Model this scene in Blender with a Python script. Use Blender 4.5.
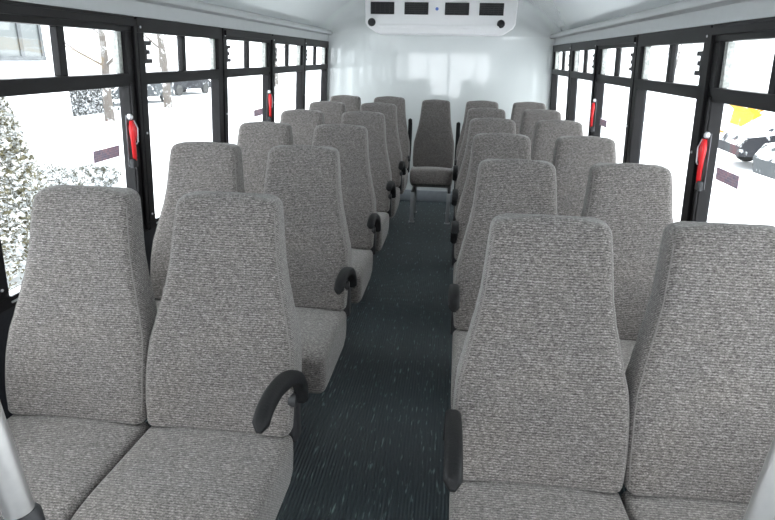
import bpy, bmesh, math, random
from mathutils import Vector, Matrix

# ---------------------------------------------------------------- scene, camera, world, exposure
for o in list(bpy.data.objects): bpy.data.objects.remove(o)
SC = bpy.context.scene
COL = SC.collection
SC.view_settings.view_transform = 'Standard'
SC.view_settings.look = 'None'
SC.view_settings.gamma = 1.0
SC.view_settings.exposure = 1.9

def setup_camera():
    f, pitch, yaw, roll = 591.25, math.radians(18.975), math.radians(5.96), math.radians(1.169)
    c, s = math.cos(yaw), math.sin(yaw)
    F = Vector((-s*math.cos(pitch), c*math.cos(pitch), -math.sin(pitch)))
    R = Vector((c, s, 0)); U = R.cross(F)
    R2 = R*math.cos(roll)+U*math.sin(roll); U2 = U*math.cos(roll)-R*math.sin(roll)
    cd = bpy.data.cameras.new('camera'); cd.sensor_width = 36; cd.lens = f*36/775
    cd.clip_start = 0.05; cd.clip_end = 500
    co = bpy.data.objects.new('camera', cd); COL.objects.link(co)
    M = Matrix((R2, U2, -F)).transposed().to_4x4()
    M.translation = Vector((0.2065, 0, 1.6295))
    co.matrix_world = M
    SC.camera = co
setup_camera()

world = bpy.data.worlds.new('overcast_sky'); SC.world = world; world.use_nodes = True
wn = world.node_tree; wn.nodes.clear()
_out = wn.nodes.new('ShaderNodeOutputWorld'); _bg = wn.nodes.new('ShaderNodeBackground')
_tc = wn.nodes.new('ShaderNodeTexCoord'); _sx = wn.nodes.new('ShaderNodeSeparateXYZ'); _cr = wn.nodes.new('ShaderNodeValToRGB')
wn.links.new(_tc.outputs['Generated'], _sx.inputs[0]); wn.links.new(_sx.outputs['Z'], _cr.inputs[0])
_cr.color_ramp.elements[0].position = 0.0; _cr.color_ramp.elements[0].color = (0.80, 0.84, 0.88, 1)
_cr.color_ramp.elements[1].position = 0.6; _cr.color_ramp.elements[1].color = (0.97, 0.985, 0.99, 1)
wn.links.new(_cr.outputs[0], _bg.inputs[0]); _bg.inputs[1].default_value = 1.6
wn.links.new(_bg.outputs[0], _out.inputs[0])

# ---------------------------------------------------------------- materials
def new_mat(name):
    m = bpy.data.materials.new(name); m.use_nodes = True
    nt = m.node_tree; b = nt.nodes['Principled BSDF']
    return m, nt, b
def ramp(nt, stops):
    r = nt.nodes.new('ShaderNodeValToRGB'); e = r.color_ramp.elements
    while len(e) > 1: e.remove(e[-1])
    e[0].position = stops[0][0]; e[0].color = (*stops[0][1], 1)
    for p, c in stops[1:]:
        n = e.new(p); n.color = (*c, 1)
    return r
def coords(nt, scale, kind='Object'):
    tc = nt.nodes.new('ShaderNodeTexCoord'); mp = nt.nodes.new('ShaderNodeMapping')
    mp.inputs['Scale'].default_value = scale
    nt.links.new(tc.outputs[kind], mp.inputs[0]); return mp
def noise(nt, scale3, detail=2, rough=.5, kind='Object'):
    mp = coords(nt, scale3, kind); n = nt.nodes.new('ShaderNodeTexNoise')
    n.inputs['Scale'].default_value = 1; n.inputs['Detail'].default_value = detail; n.inputs['Roughness'].default_value = rough
    nt.links.new(mp.outputs[0], n.inputs[0]); return n
def bump(nt, b, src, strength, dist):
    bp = nt.nodes.new('ShaderNodeBump'); bp.inputs['Strength'].default_value = strength; bp.inputs['Distance'].default_value = dist
    nt.links.new(src, bp.inputs['Height']); nt.links.new(bp.outputs[0], b.inputs['Normal']); return bp
def plain(name, col, rough=.5, metal=0, coat=0, nz=0.06, nscale=20, bmp=0, spec=.5):
    m, nt, b = new_mat(name); b.inputs['Specular IOR Level'].default_value = spec
    n = noise(nt, (nscale,)*3, 4)
    r = ramp(nt, [(.3, tuple(c*(1-nz) for c in col)), (.7, tuple(min(1, c*(1+nz)) for c in col))])
    nt.links.new(n.outputs[0], r.inputs[0]); nt.links.new(r.outputs[0], b.inputs['Base Color'])
    b.inputs['Roughness'].default_value = rough; b.inputs['Metallic'].default_value = metal
    b.inputs['Coat Weight'].default_value = coat; b.inputs['Coat Roughness'].default_value = .02
    if bmp: bump(nt, b, n.outputs[0], bmp, .003)
    return m

def make_fabric():
    m, nt, b = new_mat('grey_knit_fabric')
    n1 = noise(nt, (90, 150, 260), 2, .6)
    n2 = noise(nt, (230, 300, 330), 1, .5)
    n3 = noise(nt, (7, 7, 7), 2, .5)
    mx = nt.nodes.new('ShaderNodeMix'); mx.inputs[0].default_value = .45
    nt.links.new(n1.outputs[0], mx.inputs[2]); nt.links.new(n2.outputs[0], mx.inputs[3])
    tc = nt.nodes.new('ShaderNodeTexCoord'); sp = nt.nodes.new('ShaderNodeSeparateXYZ'); nt.links.new(tc.outputs['Object'], sp.inputs[0])
    sm = nt.nodes.new('ShaderNodeMath'); sm.operation = 'ADD'; nt.links.new(sp.outputs['Y'], sm.inputs[0]); nt.links.new(sp.outputs['Z'], sm.inputs[1])
    ph = nt.nodes.new('ShaderNodeMath'); ph.operation = 'MULTIPLY'; ph.inputs[1].default_value = 2*math.pi/.0088; nt.links.new(sm.outputs[0], ph.inputs[0])
    sn = nt.nodes.new('ShaderNodeMath'); sn.operation = 'SINE'; nt.links.new(ph.outputs[0], sn.inputs[0])
    rb = nt.nodes.new('ShaderNodeMath'); rb.operation = 'MULTIPLY_ADD'; rb.inputs[1].default_value = .055; nt.links.new(sn.outputs[0], rb.inputs[0]); nt.links.new(mx.outputs[0], rb.inputs[2])
    r = ramp(nt, [(.33, (.050, .044, .042)), (.45, (.130, .118, .112)), (.54, (.188, .173, .164)), (.68, (.372, .343, .330))])
    nt.links.new(rb.outputs[0], r.inputs[0])
    ml = nt.nodes.new('ShaderNodeMix'); ml.data_type = 'RGBA'; ml.blend_type = 'MULTIPLY'; ml.inputs[0].default_value = 1
    r3 = ramp(nt, [(.35, (.93, .93, .94)), (.65, (1.0, .99, .98))])
    nt.links.new(n3.outputs[0], r3.inputs[0]); nt.links.new(r.outputs[0], ml.inputs[6]); nt.links.new(r3.outputs[0], ml.inputs[7])
    nt.links.new(ml.outputs[2], b.inputs['Base Color'])
    b.inputs['Roughness'].default_value = .95; b.inputs['Specular IOR Level'].default_value = .15
    b.inputs['Sheen Weight'].default_value = .25; b.inputs['Sheen Roughness'].default_value = .6
    bump(nt, b, rb.outputs[0], .5, .0025)
    return m
def make_floor():
    m, nt, b = new_mat('ribbed_flecked_vinyl')
    n = noise(nt, (75, 11, 1), 1.5, .5)
    r = ramp(nt, [(.0, (.044, .059, .067)), (.635, (.050, .066, .074)), (.675, (.12, .175, .185)), (.80, (.33, .40, .40))])
    n2 = noise(nt, (110, 18, 1), 1.5, .5)
    r2 = ramp(nt, [(.0, (0, 0, 0)), (.70, (0, 0, 0)), (.76, (.12, .15, .15))])
    nt.links.new(n.outputs[0], r.inputs[0]); nt.links.new(n2.outputs[0], r2.inputs[0])
    ad = nt.nodes.new('ShaderNodeMix'); ad.data_type = 'RGBA'; ad.blend_type = 'ADD'; ad.inputs[0].default_value = 1
    nt.links.new(r.outputs[0], ad.inputs[6]); nt.links.new(r2.outputs[0], ad.inputs[7])
    nt.links.new(ad.outputs[2], b.inputs['Base Color'])
    mp = coords(nt, (1, 1, 1)); w = nt.nodes.new('ShaderNodeTexWave'); w.wave_type = 'BANDS'; w.bands_direction = 'X'
    w.inputs['Scale'].default_value = 22; w.inputs['Distortion'].default_value = 0
    nt.links.new(mp.outputs[0], w.inputs[0])
    bump(nt, b, w.outputs[1], 1.0, .004)
    b.inputs['Roughness'].default_value = .55
    return m
def make_glass():
    m = bpy.data.materials.new('window_glass'); m.use_nodes = True; nt = m.node_tree; nt.nodes.clear()
    o = nt.nodes.new('ShaderNodeOutputMaterial'); t = nt.nodes.new('ShaderNodeBsdfTransparent'); g = nt.nodes.new('ShaderNodeBsdfGlossy')
    t.inputs[0].default_value = (.96, .98, .98, 1); g.inputs['Roughness'].default_value = .02
    lw = nt.nodes.new('ShaderNodeLayerWeight'); lw.inputs[0].default_value = .5
    pw = nt.nodes.new('ShaderNodeMath'); pw.operation = 'POWER'; pw.inputs[1].default_value = 5; nt.links.new(lw.outputs['Facing'], pw.inputs[0])
    f = nt.nodes.new('ShaderNodeMath'); f.operation = 'MULTIPLY_ADD'; f.inputs[1].default_value = .6; f.inputs[2].default_value = .03; nt.links.new(pw.outputs[0], f.inputs[0])
    x = nt.nodes.new('ShaderNodeMixShader')
    nt.links.new(f.outputs[0], x.inputs[0]); nt.links.new(t.outputs[0], x.inputs[1]); nt.links.new(g.outputs[0], x.inputs[2])
    nt.links.new(x.outputs[0], o.inputs[0]); return m
def make_snowy(name, dark, snow=.5, sc=6, up=True):
    """surface with snow lying on what faces up and in speckles"""
    m, nt, b = new_mat(name)
    n = noise(nt, (sc,)*3, 4, .65)
    geo = nt.nodes.new('ShaderNodeNewGeometry'); sx = nt.nodes.new('ShaderNodeSeparateXYZ'); nt.links.new(geo.outputs['Normal'], sx.inputs[0])
    ma = nt.nodes.new('ShaderNodeMath'); ma.operation = 'MULTIPLY_ADD'; ma.inputs[1].default_value = .35 if up else 0
    nt.links.new(sx.outputs['Z'], ma.inputs[0]); nt.links.new(n.outputs[0], ma.inputs[2])
    r = ramp(nt, [(1-snow-.06, dark), (1-snow+.06, (.85, .87, .9))])
    nt.links.new(ma.outputs[0], r.inputs[0]); nt.links.new(r.outputs[0], b.inputs['Base Color'])
    b.inputs['Roughness'].default_value = .8
    return m
def make_sticker():
    m, nt, b = new_mat('window_sticker')
    mp = coords(nt, (1, 1, 1)); w = nt.nodes.new('ShaderNodeTexBrick')
    w.inputs['Color1'].default_value = (.28, .25, .36, 1); w.inputs['Color2'].default_value = (.62, .38, .42, 1); w.inputs['Mortar'].default_value = (.85, .80, .90, 1)
    w.inputs['Scale'].default_value = 60; w.inputs['Mortar Size'].default_value = .02; w.inputs['Brick Width'].default_value = .5; w.inputs['Row Height'].default_value = .6
    cx = nt.nodes.new('ShaderNodeSeparateXYZ'); cc = nt.nodes.new('ShaderNodeCombineXYZ')
    nt.links.new(mp.outputs[0], cx.inputs[0]); nt.links.new(cx.outputs['Y'], cc.inputs['X']); nt.links.new(cx.outputs['Z'], cc.inputs['Y'])
    nt.links.new(cc.outputs[0], w.inputs['Vector']); nt.links.new(w.outputs[0], b.inputs['Base Color'])
    b.inputs['Roughness'].default_value = .5; return m

M = {
 'fabric': make_fabric(), 'floor': make_floor(), 'glass': make_glass(), 'sticker': make_sticker(),
 'piping': plain('grey_piping_cloth', (.21, .195, .185), .9, nz=.3, nscale=300),
 'plastic': plain('black_armrest_plastic', (.011, .011, .012), .55, nz=.2, nscale=200, bmp=.2, spec=.25),
 'frame': plain('black_window_frame', (.010, .009, .010), .5, nz=.1, spec=.22),
 'darkwall': plain('black_wall_vinyl', (.012, .013, .018), .6, nz=.3, nscale=90, bmp=.3),
 'header': plain('pale_grey_header', (.50, .515, .52), .35, nz=.02),
 'white': plain('white_gelcoat', (.72, .75, .75), .10, coat=1.0, nz=.012, nscale=3),
 'ac': plain('white_abs_plastic', (.90, .89, .90), .3, nz=.01),
 'vent': plain('black_vent_plastic', (.010, .010, .013), .5),
 'blue': plain('blue_badge_enamel', (.08, .17, .55), .3),
 'steel': plain('brushed_grey_steel', (.52, .53, .55), .45, .1),
 'chrome': plain('satin_stainless_tube', (.80, .78, .77), .42, 1.0, nz=.03, nscale=60),
 'dark_steel': plain('dark_powder_coat', (.03, .03, .033), .5),
 'base': plain('grey_base_trim', (.33, .36, .40), .5),
 'red': plain('red_release_plastic', (.72, .015, .02), .35),
 'clear': plain('grey_latch_plate', (.14, .14, .15), .35, .3),
 'screw': plain('bright_screw_metal', (.75, .75, .78), .3, .4),
 'track': plain('pale_sliding_track', (.45, .46, .44), .5, nz=.3, nscale=80),
 'snow': plain('fresh_snow', (.84, .86, .89), .85, nz=.03, nscale=.6),
 'siding': plain('white_house_siding', (.80, .81, .83), .7),
 'window_dark': plain('grey_house_window', (.11, .12, .12), .3),
 'window_trim': plain('house_window_trim', (.07, .075, .08), .5),
 'bark': make_snowy('snowy_bark', (.10, .085, .075), .38, 5),
 'conifer': make_snowy('snow_laden_tan_foliage', (.125, .112, .065), .47, 12, False),
 'hedge': make_snowy('hedge_twigs_with_snow', (.04, .042, .04), .45, 10, False),
 'shrub': make_snowy('snow_dusted_twigs', (.085, .085, .065), .49, 12, False),
 'car_dark': make_snowy('dark_car_paint_with_snow', (.012, .013, .018), .33, 6),
 'car_silver': make_snowy('silver_car_paint_with_snow', (.045, .05, .055), .36, 5),
 'car_glass': make_snowy('snow_speckled_car_glass', (.03, .035, .045), .40, 9),
 'tyre': plain('tyre_rubber', (.05, .05, .05), .8),
 'yellow': make_snowy('yellow_machine_paint_with_snow', (.50, .27, .01), .28, 3),
}

# ---------------------------------------------------------------- mesh helpers
class MB:
    """collects geometry for ONE mesh object"""
    def __init__(s): s.bm = bmesh.new()
    def grid(s, rows, closed=True, cap=True):
        R = [[s.bm.verts.new(p) for p in r] for r in rows]; n = len(R[0])
        for a, b in zip(R, R[1:]):
            for i in range(n if closed else n-1):
                j = (i+1) % n; s.bm.faces.new((a[i], a[j], b[j], b[i]))
        if cap and closed: s.bm.faces.new(R[0][::-1]); s.bm.faces.new(R[-1])
        return s
    def box(s, a, b, fn=None, bev=0):
        vs = [Vector((x, y, z)) for x in (a[0], b[0]) for y in (a[1], b[1]) for z in (a[2], b[2])]
        if fn: vs = [Vector(fn(v)) for v in vs]
        V = [s.bm.verts.new(v) for v in vs]
        fs = [s.bm.faces.new([V[i] for i in f]) for f in ((0, 1, 3, 2), (4, 6, 7, 5), (0, 4, 5, 1), (2, 3, 7, 6), (0, 2, 6, 4), (1, 5, 7, 3))]
        if bev:
            es = list({e for f in fs for e in f.edges})
            bmesh.ops.bevel(s.bm, geom=es, offset=bev, segments=2, affect='EDGES', profile=.5)
        return s
    def tube(s, pts, r, n=10, up=Vector((0, 0, 1))):
        pts = [Vector(p) for p in pts]; rr = r if isinstance(r, (list, tuple)) else [r]*len(pts); rows = []
        for i, p in enumerate(pts):
            t = (pts[min(i+1, len(pts)-1)]-pts[max(i-1, 0)]).normalized()
            u = up if abs(t.dot(up)) < .95 else Vector((1, 0, 0))
            a = t.cross(u).normalized(); b = a.cross(t).normalized()
            rows.append([p+(a*math.cos(k*2*math.pi/n)+b*math.sin(k*2*math.pi/n))*rr[i] for k in range(n)])
        return s.grid(rows)
    def rbox(s, half, r, seg=(4, 4, 4), centre=(0, 0, 0), warp=None):
        """rounded box, r = corner radius, seg = cuts of each face"""
        t = bmesh.new(); c = Vector(centre)
        def face(ax, sg):
            u, v = (ax+1) % 3, (ax+2) % 3
            def ticks(h, k):
                q = [-h, -h+r*.3, -h+r*.65, -h+r]
                q += [(-h+r)+(2*h-2*r)*i/k for i in range(1, k)]
                return q+[h-r, h-r*.65, h-r*.3, h]
            U, W = ticks(half[u], seg[u]), ticks(half[v], seg[v]); V = {}
            for i, a in enumerate(U):
                for j, b in enumerate(W):
                    p = [0, 0, 0]; p[ax] = sg*half[ax]; p[u] = a; p[v] = b
                    V[i, j] = t.verts.new(p)
            for i in range(len(U)-1):
                for j in range(len(W)-1):
                    q = (V[i, j], V[i+1, j], V[i+1, j+1], V[i, j+1])
                    t.faces.new(q if sg > 0 else q[::-1])
        for ax in range(3):
            for sg in (-1, 1): face(ax, sg)
        bmesh.ops.remove_doubles(t, verts=t.verts, dist=1e-5)
        for vt in t.verts:
            p = vt.co; inn = Vector([max(-(half[k]-r), min(half[k]-r, p[k])) for k in range(3)])
            d = p-inn
            if d.length > 1e-9: p = inn+d.normalized()*r
            if warp: p = Vector(warp(p))
            vt.co = p+c
        me = bpy.data.meshes.new('t'); t.to_mesh(me); t.free(); s.bm.from_mesh(me); bpy.data.meshes.remove(me)
        return s
    def build(s, name, mat, parent=None, smooth=True, loc=(0, 0, 0), rot=(0, 0, 0), angle=40):
        bmesh.ops.recalc_face_normals(s.bm, faces=s.bm.faces)
        me = bpy.data.meshes.new(name); s.bm.to_mesh(me); s.bm.free()
        for mm in (mat if isinstance(mat, (list, tuple)) else [mat]): me.materials.append(mm)
        if smooth:
            me.polygons.foreach_set('use_smooth', [True]*len(me.polygons))
            try: me.set_sharp_from_angle(angle=math.radians(angle))
            except Exception: pass
        o = bpy.data.objects.new(name, me); COL.objects.link(o); o.location = loc; o.rotation_euler = rot
        if parent: o.parent = parent
        return o
def tag(o, label=None, cat=None, group=None, kind=None):
    for k, v in (('label', label), ('category', cat), ('group', group), ('kind', kind)):
        if v: o[k] = v
    return o
def empty(name, loc=(0, 0, 0), rz=0):
    o = bpy.data.objects.new(name, None); COL.objects.link(o); o.location = loc; o.rotation_euler = (0, 0, rz); o.empty_display_size = .1
    return o
def copy_tree(o, parent=None):
    c = o.copy(); COL.objects.link(c)
    if parent: c.parent = parent
    for ch in [x for x in bpy.data.objects if x.parent == o]: copy_tree(ch, c)
    return c
def spline(pts, n=6):
    P = [Vector(p) for p in pts]; P = [P[0]*2-P[1]]+P+[P[-1]*2-P[-2]]; out = []
    for i in range(1, len(P)-2):
        for k in range(n):
            t = k/n; a, b, c, d = P[i-1:i+3]
            out.append(.5*((2*b)+(c-a)*t+(2*a-5*b+4*c-d)*t*t+(3*b-a-3*c+d)*t**3))
    out.append(P[-2]); return out
def interp(tab, z):
    if z <= tab[0][0]: return tab[0][1]
    for (a, u), (b, v) in zip(tab, tab[1:]):
        if z <= b:
            t = (z-a)/(b-a); t = t*t*(3-2*t)*.5+t*.5
            return u+(v-u)*t
    return tab[-1][1]

# ---------------------------------------------------------------- the shell of the bus
WZ, LEAN = 1.78, .05
def wx(z): return 1.25+(WZ-z)*LEAN
BND = [2.705+1.045*k for k in range(-4, 4)]+[6.95]      # window boundaries along the bus
Y0, Y1 = -2.9, 6.97
def wallfn(s):
    # local (d outward, y, z) -> world
    return lambda v: (s*(wx(v[2])+v[0]), v[1], v[2])

fl = MB(); fl.box((-1.36, Y0, -.06), (1.36, Y1+.05, 0)); tag(fl.build('floor', M['floor'], smooth=False), kind='structure')

def side_wall(s, nm):
    m = MB(); fn = wallfn(s)
    m.box((0.0, Y0, 0.0), (.06, Y1, .79), fn)
    for y in BND: m.box((0.012, y-.035, .79), (.05, y+.035, 1.78), fn)
    m.box((0.012, Y0, .79), (.05, BND[0]-.035, 1.78), fn) if False else None
    nblack = len(m.bm.faces)
    m.box((0.0, Y0, 1.782), (.06, Y1, 1.92), fn)
    m.bm.faces.ensure_lookup_table()
    for f in m.bm.faces[nblack:]: f.material_index = 1
    tag(m.build(nm, [M['darkwall'], M['header']], smooth=False), kind='structure')
side_wall(-1, 'wall_left'); side_wall(1, 'wall_right')
for s, nm in ((-1, 'trim_left'), (1, 'trim_right')):
    prof = [(1.262, 1.845), (1.205, 1.848), (1.192, 1.853), (1.186, 1.866), (1.190, 1.882), (1.205, 1.893), (1.262, 1.905)]
    m = MB(); m.grid([[(s*x, y, z) for x, z in prof] for y in (Y0, Y1-.005)])
    tag(m.build(nm, M['header']), kind='structure')
def zc(x): return 1.895+.46*(1-abs(x/1.25)**2.6)
def ceiling():
    m = MB(); rows = []
    N = 40
    ys = [Y0, 0, 2, 4, 5.5]+[6.42+.55*math.sin(math.radians(a)) for a in range(0, 91, 9)]
    for y in ys:
        t = max(0, (y-6.42)/.55); g = math.sqrt(max(0, 1-t*t)); r = []
        for i in range(N+1):
            x = -1.25+2.5*i/N; z = zc(x); r.append((x, y, 1.86+(z-1.86)*(g if y > 6.42 else 1)))
        rows.append(r)
    up = [[(p[0], p[1]+(.04 if k == len(rows)-1 else 0), p[2]+.05) for p in r] for k, r in enumerate(rows)]
    m.grid(rows, closed=False); m.grid(up, closed=False)
    tag(m.build('ceiling', M['white'], angle=80), kind='structure')
ceiling()
bw = MB(); bw.box((-1.30, 6.97, 0), (1.30, 7.03, 1.95)); tag(bw.build('wall_back', M['white'], smooth=False), kind='structure')
bb = MB(); bb.box((-1.2, 6.935, 0.0), (1.2, 6.97, .13), bev=.004); tag(bb.build('baseboard_back', M['base']), kind='structure')
fw = MB()
fw.box((-1.34, Y0-.06, 0), (1.34, Y0, .6)); fw.box((-1.34, Y0-.06, 1.75), (1.34, Y0, 2.3))
for a, b in ((-1.34, -1.08), (-.04, .04), (1.08, 1.34)): fw.box((a, Y0-.06, .6), (b, Y0, 1.75))
tag(fw.build('wall_front', M['header'], smooth=False), kind='structure')

# ---------------------------------------------------------------- windows
def make_window(s, ya, yb, idx, emergency, detail=True):
    fn = wallfn(s); root = empty('window_%d' % idx, (s*1.29, (ya+yb)/2, .78)); tag(root, kind='structure')
    off = Vector(root.location)
    def F(v): return Vector(fn(v))-off
    fr = .095 if emergency else .075; ff = .068
    a, b = ya+.010, yb-.010
    m = MB(); i0, i1 = -.022, .03
    def bar(y0, y1, z0, z1, d0=i0, d1=i1): m.box((d0, y0, z0), (d1, y1, z1), F, bev=.003)
    bar(a, b, 1.712, 1.778); bar(a, b, 1.482, 1.536); bar(a, b, .782, .822)
    bar(a, ya+ff, .822, 1.712); bar(yb-fr, b, .822, 1.712)
    mid = (ya+yb)/2+.005
    bar(mid-.022, mid+.022, 1.536, 1.712, -.004, .026)
    if emergency:                                             # the extra inner frame of a push-out window
        bar(yb-.045, yb-.02, .80, 1.765, -.036, -.02); bar(a+.012, b-.012, 1.735, 1.765, -.036, -.02)
        bar(yb-.092, yb-.080, .83, 1.50, -.032, -.02)
    m.build('window_frame', M['frame'], root, smooth=False)
    g = MB(); g.box((.012, ya+.05, .81), (.018, yb-.05, 1.49), F); g.build('pane', M['glass'], root, smooth=False)
    g = MB(); g.box((.006, ya+.05, 1.53), (.011, mid, 1.72), F); g.build('sliding_pane', M['glass'], root, smooth=False)
    g = MB(); g.box((.018, mid, 1.53), (.023, yb-.05, 1.72), F); g.build('fixed_pane', M['glass'], root, smooth=False)
    if not detail: return root
    g = MB(); g.box((.0, yb-fr-.030, 1.538), (.028, yb-fr-.018, 1.71), F); g.box((.0, yb-fr-.012, 1.538), (.028, yb-fr-.0005, 1.71), F)
    g.build('sliding_track', M['track'], root, smooth=False)
    # black finger latch with three prongs on the sliding pane
    g = MB(); g.box((-.020, ya+ff-.004, 1.578), (.004, ya+ff+.022, 1.678), F, bev=.002)
    for z, l in ((1.668, .070), (1.628, .055), (1.588, .075)): g.box((-.018, ya+ff+.01, z-.010), (.002, ya+ff+l, z+.010), F, bev=.002)
    g.build('pane_latch', M['vent'], root, smooth=False)
    for z in (1.735, 1.26, .86):
        p = F((-.0225, ya+.035, z)); g = MB()
        g.tube([p, p+Vector((-s*.003, 0, 0)), p+Vector((-s*.0045, 0, 0))], [.0055, .0055, .002], 8)
        g.build('screw', M['screw'], root)
    # aluminium sill strips
    g = MB(); g.box((-.028, a+.06, .800), (-.0225, yb-fr, .806), F); g.box((-.028, a+.06, .824), (.010, yb-fr, .828), F)
    g.build('sill_strip', M['screw'], root, smooth=False)
    if emergency:
        yc = yb-.135
        lp = MB(); lp.box((-.027, yc-.017, 1.13), (-.0225, yc+.017, 1.36), F, bev=.002)
        lp = lp.build('latch_plate', M['clear'], root)
        r = MB()
        def P(d, y, z): return F((d, yc+y, z))
        r.tube(spline([P(-.040, 0, 1.335), P(-.044, -.003, 1.30), P(-.046, -.004, 1.25), P(-.047, -.002, 1.20), P(-.044, .004, 1.165), P(-.036, .014, 1.150)], 4), [x_*.78 for x_ in (.010, .012, .014, .016, .017, .017, .016, .014, .013, .013, .013, .013, .013, .013, .013, .013, .012, .012, .011, .010, .008)], 8)
        r.tube(spline([P(-.040, .016, 1.335), P(-.048, .020, 1.29), P(-.048, .015, 1.255), P(-.05, 0, 1.245)], 3), .006, 6)
        r.build('release_handle', M['red'], root)
        k = MB(); k.tube([P(-.029, 0, 1.352), P(-.042, 0, 1.352), P(-.047, 0, 1.352)], [.013, .013, .008], 12); k.build('latch_knob', M['screw'], root)
        k = MB(); k.box((-.05, yc-.02, 1.125), (-.030, yc+.022, 1.165), F, bev=.004); k.build('latch_catch', M['dark_steel'], root)
        k = MB(); k.tube([P(-.052, .004, 1.335), P(-.056, .024, 1.30), P(-.056, .020, 1.24), P(-.056, .006, 1.232)], .0028, 6); k.build('seal_wire', M['screw'], root)
        st = MB(); st.box((.008, yb-.365, 1.180), (.0115, yb-.165, 1.230), F); st.build('sticker', M['sticker'], root, smooth=False)
    return root
n = 0
for s in (-1, 1):
    for k in range(len(BND)-1):
        n += 1
        make_window(s, BND[k], BND[k+1] if k < len(BND)-2 else 6.945, n, k in (3, 5), k >= 2)

# ---------------------------------------------------------------- seats
WID = [(-.05, .440), (0, .452), (.08, .464), (.18, .462), (.25, .452), (.31, .424), (.37, .395), (.43, .367), (.50, .344), (.58, .330), (.64, .318), (.72, .312)]
TOPZ = .674
def back_ring(z, sh=0):
    """one outline of the backrest at height z above the cushion; sh: how far in from the top rounding"""
    w = interp(WID, z)/2-sh*.72; d0 = -.014*math.exp(-((z-.16)/.13)**2)-.006*math.exp(-((z-.60)/.10)**2)   # lumbar and head bulge forward
    dep = .140-.050*max(0, min(1, z/.7)); y0 = z*.30+d0+sh*.7; y1 = z*.30+dep-sh*.7
    r = min(.028, (y1-y0)/2*.9, w*.9); pts = []
    def arc(cx, cy, a0):
        for k in range(5):
            a = math.radians(a0+90*k/4); pts.append((cx+r*math.cos(a), cy+r*math.sin(a)))
    arc(w-r, y1-r, 0); arc(-w+r, y1-r, 90); arc(-w+r, y0+r, 180)
    for i in range(1, 8):                                    # the front face, gently dished
        x = (-w+r)+(2*w-2*r)*i/8; pts.append((x, y0+.007*(1-(x/w)**2)))
    arc(w-r, y0+r, 270)
    cr = .016*max(0, min(1, (z-.3)/.4))
    return [(x, y, z+.55+cr*(1-(x/w)**2)) for x, y in pts]
def make_backrest():
    m = MB(); rows = []
    B = .010
    for a in range(0, 90, 15): rows.append(back_ring(B+.004-.018*math.cos(math.radians(a)), .018*(1-math.sin(math.radians(a)))))
    zs = [B+.004+(TOPZ-.045-B-.004)*i/26 for i in range(27)]
    for z in zs: rows.append(back_ring(z))
    R = .034; zt = TOPZ-R
    for a in range(0, 90, 10):
        rows.append(back_ring(zt+R*math.sin(math.radians(a)), R*(1-math.cos(math.radians(a)))*.95))
    rows.append(back_ring(TOPZ, R*1.05))
    m.grid(rows); return m
def make_piping(side):
    m = MB(); pts = []
    for i in range(40):
        z = .03+.605*i/39; w = interp(WID, z)/2
        d0 = -.014*math.exp(-((z-.16)/.13)**2)-.006*math.exp(-((z-.60)/.10)**2)
        pts.append((side*(w-.0088), z*.30+d0+.0098, z+.55+.003))
    m.tube(pts, .0024, 6, up=Vector((0, 1, 0))); return m
SP = .459
def make_cushion():
    def warp(p):
        x, y, z = p
        t = (y+.245)/.490                                       # 0 front, 1 back
        if z > 0: z += .012*(1-(x/.2225)**2)*min(1, max(0, z/.08))
        z += .012-.024*t
        if t < .30: z -= .030*((.30-t)/.30)**2*(1 if z > 0 else -.9)
        if z < -.02: x *= 1-.07*min(1, (-z-.02)/.08)
        return (x, y, z)
    m = MB(); m.rbox((SP/2-.001, .245, .100), .026, (6, 8, 3), (0, -.191, .448), warp); return m
ARM = [(.060, .640), (.058, .690), (.020, .742), (-.05, .785), (-.13, .815), (-.21, .830), (-.28, .826), (-.325, .800)]
PIV = Vector((0, .035, .655))
def make_arm():
    m = MB(); pts = spline([(0, y, z) for y, z in ARM], 5); rows = []; L = len(pts)
    for i, p in enumerate(pts):
        t = (pts[min(i+1, L-1)]-pts[max(i-1, 0)]).normalized(); nrm = Vector((0, -t.z, t.y)) if True else None
        u = i/(L-1); hw = .0205; hh = .016+.006*math.sin(u*math.pi)
        e = min(1, (L-1-i)/3+.35) if i > L-4 else 1
        e = min(e, min(1, i/2+.6)); hw *= e; hh *= e
        row = []
        for k in range(14):
            a = 2*math.pi*k/14; ca, sa = math.cos(a), math.sin(a)
            x = hw*math.copysign(abs(ca)**.6, ca); q = hh*math.copysign(abs(sa)**.7, sa)
            row.append(p+Vector((x, 0, 0))+nrm*q-PIV)
        rows.append(row)
    m.grid(rows); return m
PB = make_backrest().build('backrest', M['fabric']); 
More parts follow.
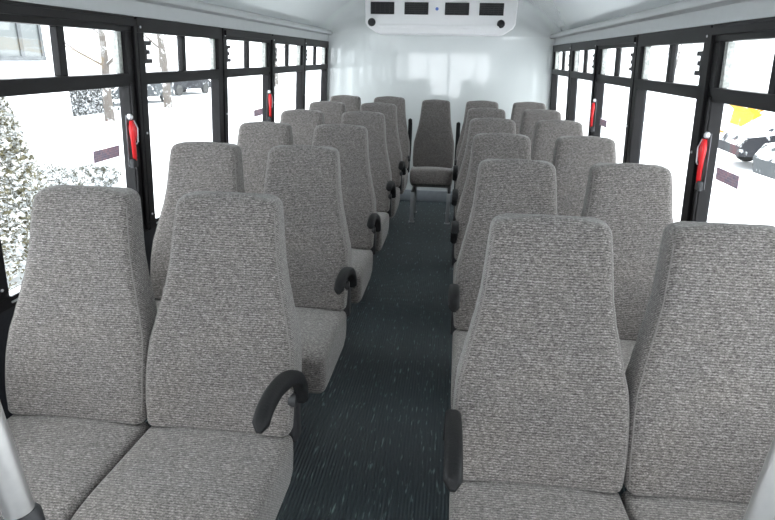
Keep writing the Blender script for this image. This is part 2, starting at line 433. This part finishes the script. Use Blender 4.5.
def make_double(side):
    """side: +1 aisle at +x (left bench), -1 aisle at -x. Origin: bench centre on floor at the line where back meets cushion"""
    root = empty('double_seat')
    for cx in (-SP/2, SP/2):
        b = bpy.data.objects.new('backrest', PB.data); COL.objects.link(b); b.parent = root; b.location = (cx, 0, 0)
        for sd in (-1, 1): make_piping(sd).build('piping', M['piping'], b)
        make_cushion().build('seat_cushion', M['fabric'], root, loc=(cx, 0, 0))
    ax = side*SP
    bk = MB(); bk.box((ax-side*.02, .045, .50), (ax+side*.010, .10, .68), bev=.008)
    bk.tube([(ax-side*.01, .045, .655), (ax+side*.012, .045, .655)], .022, 14)
    bk.build('armrest_bracket', M['dark_steel'], root)
    a = make_arm().build('armrest', M['plastic'], root, loc=(ax+side*(.022 if side == 1 else .006), PIV.y-(0 if side == 1 else .02), PIV.z))
    f = MB()
    for y in (-.38, .0): f.box((-.34, y-.02, .305), (.34, y+.02, .345), bev=.004)
    for x in (-.33, 0, .33): f.box((x-.015, -.38, .31), (x+.015, .05, .34), bev=.003)
    for x in (-.2225, .2225):
        f.box((x-.16, .09, .36), (x-.13, .115, .50), bev=.003); f.box((x+.13, .09, .36), (x+.16, .115, .50), bev=.003)
        f.box((x-.16, .04, .325), (x-.13, .115, .36), bev=.003); f.box((x+.13, .04, .325), (x+.16, .115, .36), bev=.003)
    f.build('seat_frame', M['dark_steel'], root)
    for y in (-.34, .0):
        for x in (side*.14,):
            l = MB(); l.box((x-.02, y-.02, .0), (x+.02, y+.02, .31), bev=.004); l.box((x-.035, y-.03, 0), (x+.035, y+.03, .008)); l.build('leg', M['dark_steel'], root)
    w = MB(); w.box((-side*.33, -.36, .29), (-side*.54, .03, .33), bev=.004); w.build('wall_bracket', M['dark_steel'], root)
    return root
proto = {1: make_double(1), -1: make_double(-1)}
PITCH = .90
LX, RX = -.685, .710
names = ['nearest the camera', 'second from the camera', 'third from the camera', 'fourth from the camera', 'fifth from the camera', 'rearmost, its aisle armrest folded up']
random.seed(4)
for side, X, yb in ((1, LX, 1.455), (-1, RX, 1.375)):
    for k in range(6):
        o = proto[side] if k == 0 else copy_tree(proto[side])
        o.location = (X, yb+PITCH*k+((.03 if k else 0) if side == 1 else (0 if k else -.04)), 0)
        if side == 1: o.scale = (1, 1, 1.008 if k else .997)
        lr = 'left' if side == 1 else 'right'
        tag(o, 'grey fabric double bus seat %s of the aisle, %s' % (lr, names[k]), 'bus seat', 'double seats in the %s row' % lr)
        for ch in [c for c in bpy.data.objects if c.parent == o and c.name.startswith('armrest') and 'bracket' not in c.name]:
            if 0 < k < 5: ch.scale = (1, .84, .84)
            if k == 5: ch.location.x -= side*(.026 if side == 1 else .012)
            ch.rotation_euler.x = math.radians(-82) if k == 5 else math.radians([0, 6, 4, 2, 5][k] if side == 1 else [0, 3, -2, 4, 2][k])
# centre seat at the back
cs = empty('single_seat', (.012, 6.315, -.03)); tag(cs, 'grey fabric single seat on grey metal legs at the end of the aisle', 'bus seat')
b = bpy.data.objects.new('backrest', PB.data); COL.objects.link(b); b.parent = cs
for sd in (-1, 1): make_piping(sd).build('piping', M['piping'], b)
make_cushion().build('seat_cushion', M['fabric'], cs, loc=(0, 0, 0), rot=(math.radians(-7), 0, 0))
f = MB()
for y in (.0,): f.box((-.17, y+.03, .335), (.17, y+.06, .36), bev=.004)
for x in (-.2, .2): f.box((x-.015, -.33, .325), (x+.015, .04, .34), bev=.003)
for x in (-.15, .15): f.box((x-.015, .04, .325), (x+.015, .115, .36), bev=.003); f.box((x-.015, .09, .36), (x+.015, .115, .50), bev=.003)
f.build('seat_frame', M['dark_steel'], cs); cs.scale = (.95, 1, 1)
for x in (-.195, .195):
    for y in (-.34, .08):
        l = MB(); l.box((x-.021, y-.012, .031), (x+.021, y+.012, .345), bev=.003); l.box((x-.03, y-.03, .031), (x+.03, y+.03, .036)); l.build('leg', M['steel'], cs)
bpy.data.objects.remove(PB)

# ---------------------------------------------------------------- air conditioner over the back wall
ac = empty('air_conditioner', (0, 6.55, 1.86)); tag(ac, 'white rear air conditioner with four black vents under the ceiling', 'air conditioner')
def acm():
    m = MB(); out = [(-.62, .0), (.64, .0), (.675, .008), (.755, .060), (.778, .10), (.790, .44), (-.775, .44), (-.762, .10), (-.738, .060), (-.655, .008)]
    rows = [[(x*(1 if y else .985)+.003, y*1.0, z*.97+.006 if not y else z) for x, z in out] for y in (0, .012)]
    rows.append([(x, .40, z) for x, z in out])
    m.grid(rows); m.box((-.62, -.012, .055), (.62, .004, .088), bev=.005)
    return m
acm().build('housing', M['ac'], ac, angle=30)
for cx in (-.582, -.232, .181, .528):
    v = MB(); w, h = .122, .058; zc_ = .242
    for a, b_ in (((-w, -.010, -h), (w, .006, -h+.010)), ((-w, -.010, h-.010), (w, .006, h)), ((-w, -.010, -h), (-w+.010, .006, h)), ((w-.010, -.010, -h), (w, .006, h))):
        v.box(a, b_, bev=.002)
    v.box((-w+.004, -.001, -h+.004), (w-.004, .003, h-.004))
    v = v.build('vent', M['vent'], ac, smooth=False, loc=(cx, 0, zc_))
    g = MB()
    for i in range(5):
        z = -h+.022+i*.018; g.box((-w+.01, -.008, z-.0015), (w-.01, 0, z+.003))
    for i in range(4):
        x = -w+.048+i*.049; g.box((x-.002, -.0065, -h+.01), (x+.002, 0, h-.01))
    g.build('louver_grille', M['dark_steel'], v, smooth=False)
for cx in (-.692, .632):
    k = MB(); k.tube([(cx, .002, .105), (cx, -.010, .105), (cx, -.014, .105)], [.040, .040, .028], 20); k.build('drain_cap', M['vent'], ac)
k = MB(); k.tube([(-.022, .002, .240), (-.022, -.004, .240)], [.017, .016], 16); k.build('badge', M['blue'], ac)

# ---------------------------------------------------------------- stanchion poles by the first row
def pole(xa, za, xb, zb, y, label):
    k = (xb-xa)/(zb-za); x0 = xa-k*za; zt = 2.0
    for _ in range(20): zt = zc(x0+k*zt)
    root = empty('grab_pole', (x0, y, 0)); tag(root, label, 'grab pole', 'grab poles in front of the first seats')
    m = MB(); m.tube([(0, 0, .01), (k*zt*.5, 0, zt*.5), (k*(zt-.012), 0, zt-.012)], .0195, 24); m.build('tube', M['chrome'], root)
    for z in (0, zt-.022):
        m = MB(); m.tube([(k*z, 0, z), (k*(z+.012), 0, z+.012)], .04, 20); m.build('flange', M['chrome'], root)
    m = MB(); m.tube([(k*.95, 0, .95), (k*1.018, 0, 1.018), (k*1.028, 0, 1.028)], [.026, .026, .021], 20); m.box((k*.98+.02, -.010, .955), (k*.98+.045, .010, 1.005), bev=.004)
    m.build('clamp', M['dark_steel'], root); return root
pole(-.376, 1.174, -.360, 1.028, .6, 'satin steel grab pole at the left edge in front of the left seats')
pole(.601, 1.236, .592, 1.124, .6, 'satin steel grab pole at the right edge in front of the right seats')

# ---------------------------------------------------------------- outside
GZ = -.78
g = MB(); N = 40
random.seed(2)
rows = []
for i in range(N+1):
    rows.append([(-60+120*i/N, -30+170*j/N, GZ+(.06*math.sin(i*1.7)*math.cos(j*2.1) if abs(-60+120*i/N) > 3.5 else 0)) for j in range(N+1)])
g.grid(rows, closed=False)
tag(g.build('snow_ground', M['snow'], angle=180), kind='structure')

def leaf_cloud(name, mat, parent, n, fn, size, seed):
    rnd = random.Random(seed); bm = bmesh.new()
    for _ in range(n):
        p = fn(rnd); a = Vector((rnd.gauss(0, 1), rnd.gauss(0, 1), rnd.gauss(0, .6))).normalized(); b_ = a.cross(Vector((rnd.gauss(0, 1), rnd.gauss(0, 1), rnd.gauss(0, 1)))).normalized()
        s1 = size*rnd.uniform(.6, 1.4); c_ = a.cross(b_)*s1*.18
        q = [bm.verts.new(p+a*s1), bm.verts.new(p+b_*s1*.45+c_), bm.verts.new(p-a*s1), bm.verts.new(p-b_*s1*.45+c_)]
        bm.faces.new(q)
    m = MB(); m.bm.free(); m.bm = bm
    return m.build(name, mat, parent, smooth=False)
def evergreen(loc, h, r, label, seed):
    root = empty('evergreen_tree', loc); tag(root, label, 'tree')
    t = MB(); t.tube([(0, 0, -.02), (0, 0, h*.5), (0, 0, h*.95)], [.09, .06, .01], 8); t.build('trunk', M['bark'], root)
    def fn(rd):
        z = h*(1-rd.random()**.7)*.97+.03; rr = r*(1-z/h)**.75*(.55+.45*rd.random()**.5); a = rd.uniform(0, 6.283)
        return Vector((rr*math.cos(a), rr*math.sin(a), z))
    leaf_cloud('foliage', M['conifer'], root, 22000, fn, .042, seed)
evergreen((-5.3, 5.75, GZ), 3.9, 1.25, 'snow-laden tan evergreen tree close outside the leftmost window', 1)
def shrub(loc, rx, ry, h, label, seed):
    root = empty('snowy_shrub', loc); tag(root, label, 'shrub', 'low shrubs beside the evergreen')
    t = MB()
    rd = random.Random(seed)
    for _ in range(14):
        a = rd.uniform(0, 6.28); q = rd.uniform(.3, .8); t.tube([(0, 0, -.02), (rx*q*.4*math.cos(a), ry*q*.4*math.sin(a), h*.5), (rx*q*math.cos(a), ry*q*math.sin(a), h*.9)], [.02, .012, .004], 5)
    t.build('stem', M['bark'], root)
    def fn(rd):
        u = rd.uniform(-1, 1); a = rd.uniform(0, 6.283); q = math.sqrt(1-u*u)*(.7+.3*rd.random())
        return Vector((rx*q*math.cos(a), ry*q*math.sin(a), h*(.5+.5*u*(.7+.3*rd.random()))))
    leaf_cloud('foliage', M['shrub'], root, 4200, fn, .032, seed)
shrub((-6.1, 8.5, GZ), .6, .75, .72, 'wider low snowy shrub at the foot of the evergreen tree', 3)
shrub((-6.3, 10.0, GZ), .5, .6, .45, 'smaller low snowy shrub farther from the evergreen tree', 4)
def bare_tree(loc, h, seed, label, spread=.5):
    root = empty('bare_tree', loc); tag(root, label, 'tree', 'bare winter trees beyond the parking area')
    rd = random.Random(seed); tr = MB(); br = MB()
    pts = [Vector((0, 0, -.1))]
    for i in range(6): pts.append(pts[-1]+Vector((rd.uniform(-.12, .12), rd.uniform(-.12, .12), h/6)))
    tr.tube(pts, [h*.03*(1-i/7.5) for i in range(7)], 8); tr.build('trunk', M['bark'], root)
    def grow(p, d, L, r, lv):
        q = [p]
        for i in range(3):
            d = (d+Vector((rd.uniform(-.3, .3), rd.uniform(-.3, .3), rd.uniform(-.1, .25)))).normalized(); q.append(q[-1]+d*L/3)
        br.tube(q, [r, r*.8, r*.6, r*.35], 5)
        if lv:
            for _ in range(3): 
                grow(q[rd.randint(1, 3)], (d+Vector((rd.uniform(-.9, .9), rd.uniform(-.9, .9), rd.uniform(-.2, .5)))).normalized(), L*.6, r*.5, lv-1)
    for i in range(11):
        k = rd.randint(2, 6); a = rd.uniform(0, 6.28)
        grow(pts[k], Vector((math.cos(a), math.sin(a), .45)).normalized(), h*spread*rd.uniform(.5, 1), h*.011, 2)
    br.build('branches', M['bark'], root)
bare_tree((-12, 20.4, GZ), 6, 11, 'bare snowy tree standing beside the white house')
bare_tree((-13, 27, GZ), 7, 12, 'bare snowy tree behind the parked white car, first beyond the house')
bare_tree((-20, 41, GZ), 8, 13, 'tall bare snowy tree far beyond the parked cars on the left')
bare_tree((-14, 48, GZ), 8, 14, 'most distant bare snowy tree on the left side')
bare_tree((22, 66, GZ), 5, 15, 'small bare snowy tree far off beyond the right windows')
bare_tree((16, 30, GZ), 5, 16, 'bare snowy tree behind the yellow loader')
hd = empty('trimmed_hedge', (-14.6, 22.6, GZ)); tag(hd, 'dark snow-speckled trimmed hedge beyond the snow on the left', 'hedge')
t = MB(); t.box((-.35, -1.6, -.02), (.35, 1.6, .9)); t.build('branches', M['hedge'], hd, smooth=False)
leaf_cloud('foliage', M['hedge'], hd, 3500, lambda rd: Vector((rd.uniform(-.6, .6), rd.uniform(-2, 2), rd.uniform(.05, 1.35))), .08, 5)

ho = empty('white_house', (-14, 12.5, GZ)); tag(ho, 'white house with a grey window beyond the left front windows', 'house')
h = MB(); h.box((-3, -5.5, -.05), (2, 5.8, 3.6)); h.build('wall', M['siding'], ho, smooth=False)
h = MB()
h.grid([[(-3.4, y, 3.6), (2.4, y, 3.6), (-.5, y, 5.2)] for y in (-6, 6.3)]); h.build('roof', M['snow'], ho, smooth=False)
wf = MB()
for a, b_ in (((2.0, 2.9, 2.10), (2.08, 4.85, 2.22)), ((2.0, 2.9, 2.22), (2.06, 3.0, 3.4)), ((2.0, 4.73, 2.22), (2.06, 4.85, 3.4)), ((2.0, 3.83, 2.22), (2.06, 3.97, 3.4)), ((2.0, 2.9, 3.4), (2.06, 4.85, 3.5))): wf.box(a, b_)
wf = wf.build('window', M['window_trim'], ho, smooth=False)
wp = MB(); wp.box((1.99, 3.0, 2.22), (2.02, 4.73, 3.4)); wp.build('pane', M['window_dark'], wf, smooth=False)

def car(loc, rz, mat, label, sc=1.0):
    root = empty('parked_car', loc, rz); tag(root, label, 'car')
    prof = [(-2.15, .35), (-2.2, .62), (-2.05, .85), (-1.55, .92), (-1.45, .95), (1.0, .95), (1.2, .90), (1.95, .80), (2.15, .60), (2.15, .33)]
    def loft(P, ws, inset=0):
        m = MB(); rows = []
        for yy, q in ws: rows.append([(x*q*sc, yy*sc, z*sc) for x, z in P])
        m.grid(rows); return m
    m = loft(prof, [(-.86, .97), (-.82, 1), (.82, 1), (.86, .97)]); m.build('body', mat, root, angle=35)
    cab = MB(); base = [(-1.75, .93), (-1.15, 1.38), (.1, 1.42), (.35, 1.36), (1.12, .93)]
    cab.grid([[(x*.98*sc, y*sc*(1 if z < 1 else .82), z*sc) for x, z in base] for y in (-.80, .80)]); cab = cab.build('cabin', M['car_glass'], root, smooth=False)
    rf = MB(); rf.rbox((.78*sc, .66*sc, .05*sc), .04*sc, (3, 3, 2), (-.42*sc, 0, 1.42*sc)); rf.build('snow_cap', M['snow'], root)
    hd_ = MB(); hd_.rbox((.45*sc, .74*sc, .05*sc), .04*sc, (3, 3, 2), (1.55*sc, 0, .87*sc), lambda p: (p[0], p[1], p[2]-p[0]*.15)); hd_.build('snow_cap', M['snow'], root)
    for sx_ in (-1.35, 1.4):
        for sy in (-.80, .80):
            w = MB(); w.tube([(sx_*sc, (sy-.09)*sc, .31*sc), (sx_*sc, (sy+.09)*sc, .31*sc)], .31*sc, 20); w.build('wheel', M['tyre'], root)
    return root
car((8.6, 11.6, GZ), math.radians(4), M['car_silver'], 'silver snow-covered car outside the rightmost window', 1.12)
car((9.0, 15.6, GZ), math.radians(-4), M['car_dark'], 'dark car speckled with snow between the silver car and the yellow loader', .9)
car((-15.5, 28.5, GZ), math.radians(80), M['car_silver'], 'snow-buried car behind the trimmed hedge on the left')
car((-16.5, 36, GZ), math.radians(80), M['car_dark'], 'dark snowy car farther along the left lot')

def loader(loc, rz):
    root = empty('yellow_loader', loc, rz); tag(root, 'yellow wheel loader parked in the snow beyond the right windows', 'loader')
    m = MB(); m.box((-2.6, -1.05, .50), (-.1, 1.05, 1.35), bev=.12); m.box((-2.3, -.7, 1.35), (-.8, .7, 1.55), bev=.06); m.box((-.3, -1.02, .5), (1.3, 1.02, 1.05), bev=.08); m.build('body', M['yellow'], root)
    m = MB(); m.box((-.85, -.62, 1.35), (.25, .62, 2.2), lambda v: (v[0]*(.92 if v[2] > 2 else 1), v[1]*.95, v[2]), bev=.04); c = m.build('cab', M['car_glass'], root)
    m = MB(); m.box((-.9, -.68, 2.2), (.35, .68, 2.32), bev=.03); m.build('roof', M['yellow'], c)
    for sy in (-.45, .45):
        m = MB(); m.tube([(.3, sy, 1.35), (1.3, sy, 1.25), (2.5, sy, .55)], .11, 8); m.build('boom', M['yellow'], root)
    m = MB(); m.grid([[(2.4, y, .15), (3.2, y, .05), (3.25, y, .12), (2.7, y, .3), (2.65, y, .8), (2.9, y, 1.0), (2.75, y, 1.05), (2.4, y, .8)] for y in (-1.2, 1.2)]); m.build('bucket', M['yellow'], root, smooth=False)
    for x in (-1.7, .8):
        for sy in (-.85, .85):
            w = MB(); w.tube([(x, sy-.14, .46), (x, sy+.14, .46)], .46, 24); w.build('wheel', M['tyre'], root)
loader((13.1, 22.6, GZ), math.radians(172))
